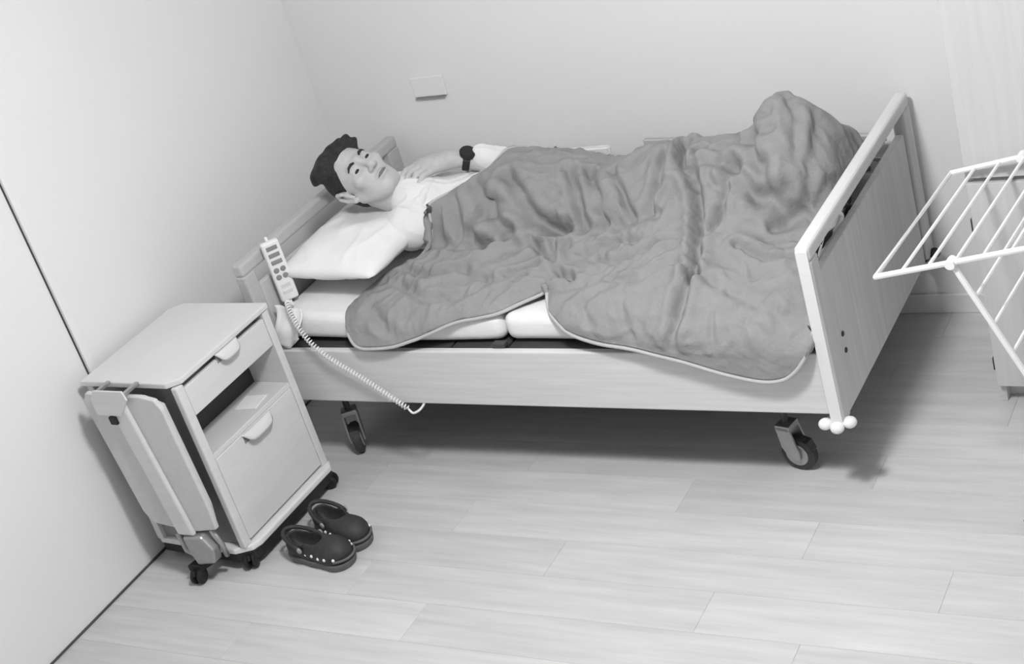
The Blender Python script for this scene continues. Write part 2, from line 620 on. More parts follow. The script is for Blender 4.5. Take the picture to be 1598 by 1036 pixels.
# lying surface, segmented
for x0, x1 in ((0.06, 0.80), (0.81, 1.03), (1.04, 1.42), (1.43, 2.12)):
    s = obj('lying_surface', B(((x0, 0.035, 0.490), (x1, W_ - 0.035, 0.524)), bev=0.004), FRAME, bed)
obj('undercarriage', B(((0.10, 0.12, 0.36), (2.08, 0.18, 0.44)), ((0.10, W_ - 0.18, 0.36), (2.08, W_ - 0.12, 0.44)),
                       ((0.12, 0.12, 0.38), (0.20, W_ - 0.12, 0.44)), ((1.92, 0.12, 0.38), (2.0, W_ - 0.12, 0.44)),
                       ((0.9, 0.12, 0.37), (1.3, W_ - 0.12, 0.46)), ((0.06, 0.04, 0.44), (2.12, W_ - 0.04, 0.488))), FRAME, bed)
obj('mattress_stop', B(((0.985, 0.020, 0.529), (1.035, 0.05, 0.545)), bev=0.003), FRAME, bed)
obj('mattress_stop', B(((0.05, 0.034, 0.529), (0.10, 0.06, 0.560)), bev=0.004), WHITEP, bed)
# far-side safety rails
for pts in (((0.20, 1.045, 0.776), (1.045, 1.045, 0.776)), ((1.19, 1.045, 0.796), (2.10, 1.045, 0.748))):
    (xa, ya, za), (xb, yb, zb) = pts
    bm = bmesh.new()
    box(bm, (0, -0.012, -0.02), (1, 0.012, 0.02), 0.0)
    for v in bm.verts:
        t = v.co.x
        v.co = Vector((xa + (xb - xa) * t, ya + v.co.y, za + (zb - za) * t + v.co.z))
    bmesh.ops.bevel(bm, geom=list(bm.edges), offset=0.008, segments=3, affect='EDGES')
    r = obj('safety_rail', bm, PALE if xa < 1 else WOODY, bed)
    for t in (0.12, 0.88):
        x = xa + (xb - xa) * t
        obj('rail_post', B(((x - 0.012, ya - 0.008, 0.50), (x + 0.012, ya + 0.008, za - 0.015)), bev=0.003), STEEL, r)


def caster(x, y, ang, parent, R=0.062):
    """fork and wheel on a pin, wheel axis turned by ang"""
    c = empty('caster', (x, y, 0.0), ang)
    c.parent = parent
    M = Matrix.Translation((0.030, 0, R)) @ Matrix.Rotation(math.radians(90), 4, 'X')
    bm = lathe(bmesh.new(), [(R - 0.010, -0.017), (R, -0.011), (R, 0.011), (R - 0.010, 0.017)], 28, M)
    obj('wheel', bm, BLACK if R < 0.05 else DGREY, c, False)
    bm = lathe(bmesh.new(), [(R * 0.62, -0.021), (R * 0.66, -0.018), (R * 0.66, 0.018), (R * 0.62, 0.021)], 24, M)
    obj('hub', bm, STEEL, c)
    for s in (-1, 1):
        bm = prism([(-0.022, R * 2 + 0.045), (0.026, R * 2 + 0.045), (0.050, R + 0.02), (0.048, R - 0.012), (0.018, R - 0.016),
                    (-0.012, R + 0.03)], s * 0.024, s * 0.031, 'y')
        obj('fork', bm, STEEL, c)
    obj('fork_crown', B(((-0.024, -0.031, R * 2 + 0.030), (0.03, 0.031, R * 2 + 0.052)), bev=0.004), STEEL, c)
    bm = prism([(0.028, R + 0.062), (0.075, R + 0.050), (0.088, R + 0.018), (0.078, R + 0.020), (0.066, R + 0.040), (0.028, R + 0.050)],
               -0.018, 0.018, 'y')
    obj('brake_pedal', bm, DGREY, c)
    bm = lathe(bmesh.new(), [(0.012, R * 2 + 0.05), (0.012, 0.40)], 12)
    obj('pin', bm, FRAME, c)
    return c


caster(1.915, 0.15, math.radians(-12), bed)
caster(0.145, 0.15, math.radians(-55), bed)
caster(1.915, W_ - 0.15, math.radians(20), bed)
caster(0.145, W_ - 0.15, math.radians(150), bed)


def bumper(x, y, m):
    b = empty('bumper', (x, y, 0))
    b.parent = bed
    for dx, dy, dz in ((-0.040, -0.028, 0.262), (0.006, -0.036, 0.252), (0.046, -0.006, 0.258)):
        bm = bmesh.new()
        bmesh.ops.create_uvsphere(bm, u_segments=16, v_segments=10, radius=0.027)
        for v in bm.verts:
            v.co = Vector((v.co.x + dx, v.co.y + dy, v.co.z * 0.82 + dz))
        obj('roller', bm, m, b, True)
    obj('bracket', B(((-0.045, -0.025, 0.250), (0.045, 0.02, 0.268)), bev=0.004), m, b)
    b.scale = (0.82, 0.82, 0.82)
    b.location.z = 0.068


bumper(L - 0.026, 0.012, WHITEP)
bumper(L - 0.03, W_ - 0.02, BLACK)

# ------------------------------------------------------------------ mattress, as one thing with a crease between its two cushions
ME0, ME1, MX0, MX1, MZ0, MZ1 = 0.050, 1.035, 0.055, 2.122, 0.532, 0.636


def cushion(x0, x1, parent, rise):
    bm = bmesh.new()
    n, mz = 26, 0.0
    box(bm, (x0, ME0, MZ0), (x1, ME1, MZ1), 0.036, 5)
    bmesh.ops.subdivide_edges(bm, edges=[e for e in bm.edges if e.calc_length() > 0.3], cuts=12, use_grid_fill=True)
    for v in bm.verts:
        t = max(0.0, (0.85 - v.co.x) / 0.8)
        v.co.z += rise * t * t + 0.004 * math.sin(9 * v.co.x + 4 * v.co.y) * (v.co.z > 0.6)
        v.co.y += 0.006 * math.sin(7 * v.co.x) * (1 if v.co.y < 0.3 else 0)
    return obj('cushion', bm, SHEET, parent, True)


mattress = tag(empty('mattress', (1.08, 0.54, 0.53)), 'white sheeted mattress showing below the duvet edge', 'mattress')
for a, b in ((MX0, 1.022), (1.028, MX1)):
    c = cushion(a, b, mattress, 0.012)
    c.location = (-1.08, -0.54, -0.53)
# loose corner of the sheet at the head end
pts = []
bm = bmesh.new()
N1, N2 = 14, 10
grid = []
for i in range(N1 + 1):
    rowv = []
    for j in range(N2 + 1):
        t, s = i / N1, j / N2
        x = 0.075 + 0.115 * t + 0.01 * math.sin(5 * s)
        zlow = 0.530 + 0.075 * abs(t - 0.42) ** 0.9
        ztop = 0.690 - 0.02 * t
        z = ztop + (zlow - ztop) * s
        yy = 0.055 - 0.050 * smooth01(s * 1.6) + 0.006 * math.sin(9 * t + 3 * s)
        rowv.append(bm.verts.new((x, yy, z)))
    grid.append(rowv)
for i in range(N1):
    for j in range(N2):
        bm.faces.new((grid[i][j], grid[i + 1][j], grid[i + 1][j + 1], grid[i][j + 1]))
sc = obj('sheet_corner', bm, SHEET, mattress, True)
sc.location = (-1.08, -0.54, -0.53)
md = sc.modifiers.new('thickness', 'SOLIDIFY')
md.thickness = 0.004


# ------------------------------------------------------------------ pillow
def pillow(name, cx, cy, z0, lx, ly, h, label):
    bm = bmesh.new()
    nu, nv = 40, 48
    top, botm = [], []
    for side, store in ((1, top), (-1, botm)):
        for i in range(nu + 1):
            r = []
            for j in range(nv + 1):
                u, v = -1 + 2 * i / nu, -1 + 2 * j / nv
                e = max(0.0, (1 - abs(u) ** 2.6)) ** 0.55 * max(0.0, (1 - abs(v) ** 3.0)) ** 0.55
                pin = 1 - 0.06 * (1 - abs(v) ** 2) * abs(u) ** 4
                x = cx + u * lx / 2 * (1 - 0.05 * (1 - v * v) * u * u)
                yy = cy + v * ly / 2 * (1 - 0.04 * (1 - u * u) * v * v)
                wr_ = (0.012 * noise.noise(Vector((x * 7, yy * 7, 3.1 + side))) + 0.012 * max(0.0, 1 - abs(noise.noise(Vector((x * 11 + yy * 4, yy * 6 - x * 3, 1.3)))) * 3.2) ** 2) * e
                dent = -0.035 * math.exp(-((x - 0.24) / 0.12) ** 2 - ((yy - 0.58) / 0.14) ** 2) if side > 0 else 0
                z = z0 + h / 2 + side * e * h / 2 * (1.0 if side > 0 else 0.8) + wr_ + dent * e
                z += 0.045 * smooth01((cx + 0.02 - x) / 0.25) * 0.4
                r.append((x, yy, z))
            store.append(r)
    vt = [[bm.verts.new(p) for p in r] for r in top]
    vb = [[bm.verts.new(p) if 0 < i < nu and 0 < j < nv else vt[i][j] for j, p in enumerate(r)] for i, r in enumerate(botm)]
    for i in range(nu):
        for j in range(nv):
            bm.faces.new((vt[i][j], vt[i + 1][j], vt[i + 1][j + 1], vt[i][j + 1]))
            try:
                bm.faces.new((vb[i][j], vb[i][j + 1], vb[i + 1][j + 1], vb[i + 1][j]))
            except ValueError:
                pass
    o = obj(name, bm, SHEET, None, True)
    return tag(o, label, 'pillow')


pillow('pillow', 0.275, 0.56, 0.668, 0.44, 0.86, 0.165, 'plump white pillow under the sleeper\'s head')

# ================================================================== PERSON
person = None
Hc = np.array([0.245, 0.560, 0.952])
S = 1.22
cv = np.array([-0.78, -0.12, 0.61])
cv /= np.linalg.norm(cv)
nv_ = np.array([0.60, -0.38, 0.70])
nv_ -= cv * (nv_ @ cv)
nv_ /= np.linalg.norm(nv_)
rv = np.cross(nv_, cv)
HR = np.stack([rv, cv, nv_], 1)


def hp(a, b, f):
    return Hc + S * (rv * a + cv * b + nv_ * f)


def head_field(F, k=1.0):
    F.ell(hp(0, .034, -.014), HR, np.array((.074, .088, .096)) * S, .01)
    F.ell(hp(0, -.030, .030), HR, np.array((.060, .080, .060)) * S, .04)
    F.ell(hp(0, -.072, .040), HR, np.array((.046, .036, .044)) * S, .03)
    F.ell(hp(0, -.102, .066), HR, np.array((.022, .016, .018)) * S, .025)
    for s in (-1, 1):
        F.cone(hp(s * .058, -.045, -.005), hp(s * .028, -.098, .052), .014 * S, .014 * S, .03)
        F.ell(hp(s * .044, -.022, .064), HR, np.array((.022, .016, .018)) * S, .03)
    F.cone(hp(-.036, .022, .076), hp(0, .020, .084), .010 * S, .010 * S, .015)
    F.cone(hp(.036, .022, .076), hp(0, .020, .084), .010 * S, .010 * S, .015)
    for s in (-1, 1):
        F.ell(hp(s * .032, .000, .096), HR, np.array((.021, .013, .016)) * S, .014, 'sub')
        F.ell(hp(s * .031, .000, .070), HR, np.array((.0155, .0145, .0145)) * S, .006)
        F.cone(hp(s * .020, .0065, .0815), hp(s * .043, .005, .0775), .0045 * S, .0045 * S, .006)
    F.cone(hp(0, .016, .086), hp(0, -.030, .110), .0075 * S, .0115 * S, .016)
    F.ell(hp(0, -.033, .110), HR, np.array((.0125, .011, .012)) * S, .010)
    for s in (-1, 1):
        F.ell(hp(s * .0125, -.037, .099), HR, np.array((.0085, .008, .011)) * S, .008)
        F.ell(hp(s * .0065, -.046, .106), HR, np.array((.0040, .005, .006)) * S, .004, 'sub')
    F.ell(hp(0, -.0625, .088), HR, np.array((.024, .0060, .011)) * S, .007)
    F.ell(hp(0, -.0735, .087), HR, np.array((.021, .0070, .011)) * S, .007)
    F.cone(hp(-.022, -.0680, .0955), hp(.022, -.0680, .0955), .0026 * S, .0026 * S, .004, 'sub')
    for s in (-1, 1):
        ear = [hp(s * .076, -.020, .006), hp(s * .082, .000, .008), hp(s * .086, .020, .000), hp(s * .088, .030, -.014),
               hp(s * .087, .016, -.027), hp(s * .083, -.006, -.022), hp(s * .078, -.030, -.004)]
        F.chain(ear, [.006 * S] * 5 + [.007 * S, .0085 * S], .006)
        F.ell(hp(s * .077, -.002, -.008), HR, np.array((.006, .024, .015)) * S, .006)


def hand_field(F, wrist, knuckles, tips, thumb, mids):
    wr_ = np.array(wrist)
    for kn in knuckles:
        F.cone(wr_ * 0.85 + np.array(kn) * 0.15, kn, .023, .0155, .02)
    for kn, mi, tp in zip(knuckles, mids, tips):
        F.cone(kn, mi, .0135, .0120, .006)
        F.cone(mi, tp, .0120, .0095, .004)
    F.chain(thumb, [.020, .0145, .0115], .008)


# arm joints (left arm bent, hand towards the chin; right arm straight under the duvet)
SH_L, EL_L, WR_L = (0.520, 0.850, 0.770), (0.860, 0.850, 0.795), (0.578, 0.715, 0.930)
SH_R, EL_R, WR_R = (0.455, 0.490, 0.765), (0.790, 0.600, 0.685), (1.080, 0.640, 0.690)
xs = np.concatenate([np.arange(0.02, 0.80, 0.0042), np.arange(0.80, 2.14, 0.014)])
F = Field(xs, np.arange(0.28, 1.04, 0.0046), np.arange(0.62, 1.16, 0.0042))


def torso(F, g=0.0):
    F.ell((0.66, 0.68, 0.748), None, (0.27 + g, 0.185 + g, 0.102 + g), .03)
    F.cone((0.455, 0.49, 0.768), (0.50, 0.83, 0.765), .068 + g, .068 + g, .06)
    F.ell((0.96, 0.70, 0.740), None, (0.26 + g, 0.160 + g, 0.095 + g), .06)


torso(F)
F.cone(hp(0, -.05, -.03), (0.46, 0.62, 0.795), .064, .074, .04)
F.ell((1.20, 0.70, 0.730), None, (0.19, 0.160, 0.085), .06)
for yy in (0.60, 0.78):
    F.cone((1.24, yy, 0.740), (1.60, yy, 0.755), .080, .060, .05)
    F.cone((1.60, yy, 0.755), (1.88, yy, 0.710), .060, .040, .03)
    F.cone((1.89, yy, 0.700), (1.915, yy, 0.880), .042, .030, .03)
F.cone(SH_L, EL_L, .060, .046, .05)
F.cone(EL_L, WR_L, .046, .029, .02)
F.cone(SH_R, EL_R, .060, .046, .05)
F.cone(EL_R, WR_R, .046, .030, .02)
head_field(F)
hand_field(F, WR_L, [(0.418, 0.690, 0.926), (0.446, 0.682, 0.926), (0.470, 0.674, 0.920), (0.492, 0.668, 0.910)],
           [(0.380, 0.592, 0.898), (0.402, 0.580, 0.886), (0.434, 0.576, 0.880), (0.466, 0.584, 0.882)],
           [(0.540, 0.735, 0.936), (0.468, 0.735, 0.930), (0.408, 0.722, 0.925)],
           [(0.396, 0.645, 0.926), (0.421, 0.632, 0.922), (0.450, 0.626, 0.915), (0.477, 0.626, 0.908)])
hand_field(F, WR_R, [(1.175, 0.565, 0.703), (1.178, 0.590, 0.708), (1.176, 0.613, 0.708), (1.170, 0.635, 0.703)],
           [(1.258, 0.562, 0.680), (1.268, 0.592, 0.680), (1.262, 0.620, 0.680), (1.246, 0.646, 0.680)],
           [(1.105, 0.615, 0.703), (1.140, 0.660, 0.703), (1.180, 0.680, 0.693)],
           [(1.220, 0.562, 0.698), (1.228, 0.591, 0.702), (1.224, 0.617, 0.702), (1.212, 0.641, 0.698)])
person = link_mesh('person', F.mesh('person'), SKIN)
tag(person, 'person in white shirt lying face-up under the duvet, hand on chest', 'person')
sm = person.modifiers.new('soft', 'SMOOTH')
sm.factor, sm.iterations = 0.4, 2

# shirt
F = Field(np.arange(0.30, 1.12, 0.007), np.arange(0.26, 1.06, 0.007), np.arange(0.62, 1.05, 0.006))
torso(F, 0.014)
F.cone(SH_L, EL_L, .072, .062, .05)
F.cone(EL_L, (0.668, 0.762, 0.908), .062, .044, .02)
F.cone(SH_R, EL_R, .072, .050, .05)
F.cone(EL_R, (1.00, 0.620, 0.690), .050, .044, .02)
# collar standing round the neck
F.cone(np.array([0.415, 0.598, 0.830]), (0.50, 0.62, 0.785), .084, .098, .03)
me = F.mesh('shirt')
for v in me.vertices:
    q1 = Vector((v.co.x * 9 + v.co.y * 6, v.co.y * 16 - v.co.x * 9, v.co.z * 9))
    n_ = noise.noise(v.co * 11.0) * 0.006 + 0.010 * max(0.0, 1 - abs(noise.noise(q1)) * 3.0) ** 2
    n_ *= 1.0 if v.co.x < 0.56 or v.co.y > 0.6 else 0.3
    v.co.z += n_
    v.co.y -= n_ * 0.15
link_mesh('shirt', me, SHIRT, person)
ax_ = Vector(hp(0, -.05, -.03)) - Vector((0.46, 0.62, 0.795))
ax_.normalize()
Mc = Matrix.Translation(Vector((0.447, 0.610, 0.800))) @ ax_.to_track_quat('Z', 'Y').to_matrix().to_4x4()
bm = bmesh.new()
rings = []
NC = 40
for k in range(NC + 1):
    a = math.radians(18) + math.radians(324) * k / NC
    fl_ = 0.012 * abs(math.cos(a / 2)) ** 6
    rings.append([bm.verts.new(Mc @ Vector((r_ * math.cos(a), r_ * math.sin(a), h_))) for r_, h_ in
                  ((0.076, -0.02), (0.078, 0.020), (0.084, 0.024), (0.098 + fl_, 0.000), (0.112 + fl_ * 2, -0.026), (0.104, -0.034))])
for a, b in zip(rings, rings[1:]):
    for k in range(5):
        bm.faces.new((a[k], b[k], b[k + 1], a[k + 1]))
obj('collar', bm, SHIRT, person, True)

# hair
F = Field(np.arange(0.00, 0.46, 0.004), np.arange(0.36, 0.76, 0.004), np.arange(0.74, 1.18, 0.004))
F.ell(hp(0, .037, -.020), HR, np.array((.0785, .0905, .0975)) * S, .01)
F.ell(hp(0, -.035, -.045), HR, np.array((.060, .050, .050)) * S, .03)
for i in range(26):
    a_ = -1.1 + 2.2 * ((i * 7) % 26) / 25
    b_ = 0.35 + 1.0 * ((i * 11) % 26) / 25
    d_ = np.array([math.sin(a_) * 0.080, 0.034 + 0.092 * math.sin(b_), 0.05 - 0.12 * (1 - math.cos(b_)) * 0.2 - 0.03 * (i % 3)])
    F.ell(hp(*d_), HR, np.array((.016, .010, .022)) * S, .03)
nrm = nv_ * 0.80 - cv * 0.60
F.half(hp(0, .083, .076), nrm)
F.half(hp(0, -.068, 0), -cv)
for s in (-1, 1):
    F.ell(hp(s * .100, -.020, .024), HR, np.array((.034, .052, .030)) * S, .006, 'sub')
    F.ell(hp(s * .056, .075, .082), HR, np.array((.030, .030, .030)) * S, .010, 'sub')
hair = link_mesh('hair', F.mesh('hair'), HAIR, person)
# eyes, brows, lips
for s in (-1, 1):
    bm = bmesh.new()
    bmesh.ops.create_uvsphere(bm, u_segments=14, v_segments=8, radius=1.0)
    M = Matrix([list(HR[0]) + [0], list(HR[1]) + [0], list(HR[2]) + [0], [0, 0, 0, 1]])
    c = hp(s * .031, -.0005, .0765)
    bmesh.ops.transform(bm, matrix=Matrix.Translation(c) @ M @ Matrix.Diagonal((.0120 * S, .0060 * S, .0118 * S, 1)), verts=bm.verts)
    obj('eye', bm, EYE, person, True)
    bm = tube(bmesh.new(), [hp(s * .016, .020, .0925), hp(s * .026, .025, .0905), hp(s * .038, .025, .0855), hp(s * .048, .019, .077)],
              [.0035 * S, .005 * S, .0045 * S, .002 * S], 8)
    obj('eyebrow', bm, HAIR, person, True)
bm = tube(bmesh.new(), [hp(-.022, -.0685, .0905), hp(-.010, -.0675, .0985), hp(.010, -.0675, .0985), hp(.022, -.0685, .0905)],
          [.001, .0042 * S, .0042 * S, .001], 8)
obj('lips', bm, LIP, person, True)
# wristwatch on the bent arm
wv = (np.array(EL_L) - np.array(WR_L))
wv /= np.linalg.norm(wv)
wc = Vector(np.array(WR_L) + wv * 0.045)
q = Vector(wv).to_track_quat('Z', 'Y').to_matrix().to_4x4()
bm = lathe(bmesh.new(), [(0.033, -0.014), (0.039, -0.012), (0.039, 0.012), (0.033, 0.014)], 24, Matrix.Translation(wc) @ q)
wt = obj('wristwatch', bm, BLACK, person, False)
wt['label'] = 'black wristwatch on the bent arm'
up = Vector((0.0, -0.35, 0.94))
up = (up - Vector(wv) * up.dot(Vector(wv))).normalized()
q2 = up.to_track_quat('Z', 'Y').to_matrix().to_4x4()
bm = lathe(bmesh.new(), [(0.030, -0.004), (0.032, 0.008), (0.028, 0.014), (0.002, 0.015)], 24,
           Matrix.Translation(wc + up * 0.036) @ q2)
obj('watch_case', bm, BLACK, wt)

# ================================================================== DUVET
# outline of the near edge: x -> arc position (positive on the bed, negative hanging over the side panel)
NEAR = [(0.37, 0.14), (0.395, 0.03), (0.43, -0.055), (0.48, -0.085), (0.56, -0.085), (0.70, -0.06), (0.85, -0.005), (1.00, 0.070), (1.13, 0.145), (1.175, 0.165),
        (1.20, 0.13), (1.235, 0.04), (1.30, -0.04), (1.40, -0.080), (1.55, -0.115), (1.68, -0.150), (1.85, -0.195), (1.97, -0.208), (2.05, -0.185),
        (2.10, -0.110), (2.128, -0.02)]
LEFT = [(-0.1, 0.42), (0.0, 0.40), (0.14, 0.37), (0.30, 0.44), (0.40, 0.535), (0.50, 0.590), (0.60, 0.665), (0.70, 0.755), (0.78, 0.80), (0.86, 0.90), (1.03, 0.99)]
RIGHT = [(-0.25, 2.110), (-0.12, 2.128), (0.0, 2.132), (0.2, 2.128), (0.45, 2.115), (0.6, 2.090), (1.03, 2.090)]
RIDGE = [(0.45, 0.81), (0.52, 0.845), (0.67, 0.890), (0.83, 0.915), (1.02, 0.905), (1.12, 0.875), (1.19, 0.845), (1.25, 0.855), (1.31, 0.900), (1.36, 0.925), (1.50, 0.930),
         (1.60, 0.925), (1.72, 0.938), (1.77, 0.955), (1.82, 1.010), (1.865, 1.058), (1.92, 1.040), (1.99, 0.990), (2.035, 0.90), (2.07, 0.80)]
NEARZ = [(0.35, 0.700), (0.5, 0.708), (0.8, 0.712), (1.1, 0.712), (1.4, 0.725), (1.7, 0.735), (1.95, 0.715), (2.13, 0.70)]
WIDTH = [(0.4, 0.29), (1.15, 0.30), (1.30, 0.315), (1.55, 0.42), (1.78, 0.44), (1.90, 0.30), (2.1, 0.26)]
# creases: polyline on the bed plan, depth, width
CREASES = [([(0.58, 0.43), (0.70, 0.40), (0.81, 0.40), (0.92, 0.45), (1.01, 0.455), (1.27, 0.445), (1.50, 0.44)], 0.016, 0.020),
           ([(0.74, 0.45), (0.84, 0.52), (0.98, 0.47)], 0.022, 0.018),
           ([(1.74, 0.56), (1.84, 0.47), (1.95, 0.44), (2.06, 0.50)], 0.024, 0.022), ([(1.80, 0.63), (1.83, 0.54), (1.88, 0.50)], 0.020, 0.018),
           ([(1.60, 0.58), (1.655, 0.41), (1.705, 0.22), (1.71, 0.17)], 0.030, 0.016),
           ([(1.71, 0.17), (1.700, 0.11), (1.705, 0.03), (1.685, -0.06), (1.69, -0.13)], 0.034, 0.016),
           ([(1.71, 0.18), (1.91, 0.10), (2.12, 0.03)], 0.012, 0.012),
           ([(1.70, 0.19), (1.62, 0.22), (1.53, 0.16), (1.40, 0.18)], 0.010, 0.012),
           ([(1.14, 0.29), (1.00, 0.42)], 0.020, 0.013), ([(1.14, 0.29), (1.10, 0.40)], 0.020, 0.012),
           ([(1.14, 0.29), (1.25, 0.20)], 0.020, 0.013), ([(1.14, 0.29), (1.16, 0.40)], 0.014, 0.012),
           ([(1.14, 0.29), (0.98, 0.24)], 0.014, 0.014),
           ([(1.74, 0.52), (1.73, 0.40), (1.71, 0.33)], 0.016, 0.014),
           ([(1.82, 0.30), (1.93, 0.27), (2.04, 0.29)], 0.015, 0.012), ([(1.90, 0.40), (2.00, 0.46), (2.08, 0.44)], 0.013, 0.012),
           ([(1.91, 0.02), (1.96, -0.08), (1.98, -0.16)], 0.010, 0.012), ([(2.02, 0.08), (2.06, -0.04)], 0.008, 0.012),
           ([(1.82, 0.05), (1.83, -0.08), (1.80, -0.15)], 0.012, 0.010),
           ([(1.52, 0.73), (1.53, 0.64), (1.56, 0.58), (1.60, 0.53)], 0.026, 0.016), ([(1.60, 0.66), (1.58, 0.58)], 0.015, 0.012),
           ([(1.08, 0.66), (1.14, 0.56), (1.20, 0.46)], 0.016, 0.014), ([(1.16, 0.66), (1.22, 0.55), (1.28, 0.46)], 0.018, 0.014),
           ([(1.26, 0.64), (1.33, 0.54), (1.39, 0.46)], 0.018, 0.013), ([(1.47, 0.66), (1.47, 0.56), (1.46, 0.46)], 0.016, 0.013),
           ([(0.86, 0.60), (0.94, 0.52), (1.04, 0.46), (1.12, 0.44)], 0.032, 0.020), ([(0.72, 0.58), (0.80, 0.50), (0.90, 0.44)], 0.024, 0.018),
           ([(0.64, 0.52), (0.70, 0.44), (0.82, 0.39)], 0.022, 0.018),
           ([(0.55, 0.20), (0.70, 0.12), (0.85, 0.14)], 0.014, 0.018), ([(0.48, 0.10), (0.60, 0.02), (0.66, -0.04)], 0.016, 0.018),
           ([(0.80, 0.26), (0.95, 0.20), (1.06, 0.22)], 0.012, 0.016), ([(0.50, 0.30), (0.66, 0.24), (0.78, 0.28)], 0.014, 0.018),
           ([(1.30, 0.30), (1.40, 0.26), (1.52, 0.32)], 0.012, 0.014), ([(1.22, 0.36), (1.34, 0.38), (1.44, 0.35)], 0.012, 0.012),
           ([(1.34, 0.10), (1.40, 0.02), (1.42, -0.06)], 0.012, 0.014), ([(1.50, 0.08), (1.55, -0.02), (1.56, -0.08)], 0.012, 0.012),
           ([(1.62, 0.72), (1.76, 0.70), (1.86, 0.66)], 0.010, 0.016), ([(1.62, 0.66), (1.76, 0.63), (1.88, 0.60)], 0.010, 0.015),
           ([(1.64, 0.59), (1.78, 0.56), (1.90, 0.52)], 0.010, 0.015), ([(1.70, 0.50), (1.84, 0.46), (1.96, 0.48)], 0.012, 0.014),
           ([(1.90, 0.74), (1.96, 0.66), (1.97, 0.56)], 0.010, 0.016), ([(2.0, 0.72), (2.02, 0.62), (2.0, 0.52)], 0.010, 0.016)]


def seg_d(px, py, pts):
    best = None
    for (a, b), (c, d) in zip(pts, pts[1:]):
        ux, uy = c - a, d - b
        t = ((px - a) * ux + (py - b) * uy) / (ux * ux + uy * uy + 1e-12)
        t = np.clip(t, 0, 1)
        dd = (px - a - t * ux) ** 2 + (py - b - t * uy) ** 2
        best = dd if best is None else np.minimum(best, dd)
    return np.sqrt(best)


# height of the sleeper's body, which the duvet must clear
HX, HY, HC = 0.30, 0.20, 0.02
HM = np.full((100, 46), 0.0)
for nm in (person.data, bpy.data.meshes['shirt']):
    co = np.empty(len(nm.vertices) * 3)
    nm.vertices.foreach_get('co', co)
    co = co.reshape(-1, 3)
    ii = ((co[:, 0] - HX) / HC).astype(int)
    jj = ((co[:, 1] - HY) / HC).astype(int)
    ok = (ii >= 0) & (ii < 100) & (jj >= 0) & (jj < 46) & ~((co[:, 0] < 0.70) & (co[:, 2] > 0.875))
    np.maximum.at(HM, (ii[ok], jj[ok]), co[ok, 2])
for it in range(1):
    Pd = np.pad(HM, 1)
    HM = np.maximum.reduce([Pd[a:a + 100, b:b + 46] for a in range(3) for b in range(3)])
Pd = np.pad(HM, 2)
HM = sum(Pd[a:a + 100, b:b + 46] for a in range(5) for b in range(5)) / 25.0


def body_z(x, y):
    fx, fy = (x - HX) / HC - 0.5, (y - HY) / HC - 0.5
    i, j = int(math.floor(fx)), int(math.floor(fy))
    if i < 0 or j < 0 or i > 98 or j > 44:
        return 0.0
    a, b = fx - i, fy - j
    return (HM[i, j] * (1 - a) * (1 - b) + HM[i + 1, j] * a * (1 - b) + HM[i, j + 1] * (1 - a) * b + HM[i + 1, j + 1] * a * b)


NU, NV = 330, 210
YC = 0.70
PX = np.zeros((NU + 1, NV + 1))
PS = np.zeros((NU + 1, NV + 1))
SN = np.array([interp(0.37 + (2.128 - 0.37) * i / NU, NEAR) for i in range(NU + 1)])
SN = np.array([v + 0.062 * smooth01((0.10 - v) / 0.12) for v in SN])
for _ in range(6):
    SN[1:-1] = 0.25 * SN[:-2] + 0.5 * SN[1:-1] + 0.25 * SN[2:]
for i in range(NU + 1):
    u = i / NU
    xa = 0.37 + (2.128 - 0.37) * u
    sn = SN[i]
    for j in range(NV + 1):
        v = j / NV
        s = sn + (1.03 - sn) * v
        xl, xr = interp(s, LEFT), interp(s, RIGHT)
        blend = smooth01(v / 0.18)
        x_lin = xl + (xr - xl) * u
        PX[i, j] = xa + (x_lin - xa) * blend
        PS[i, j] = s
CR = np.zeros_like(PX)
for pts, dep, wid in CREASES:
    d = seg_d(PX, PS, pts)
    wob = wid
    dep *= 1.2
    CR += -dep * np.exp(-(d / wob) ** 2) + 0.35 * dep * np.exp(-((d - 2.2 * wob) / (1.3 * wob)) ** 2)
BASE = np.zeros((NU + 1, NV + 1, 3))
DISP = np.zeros((NU + 1, NV + 1))
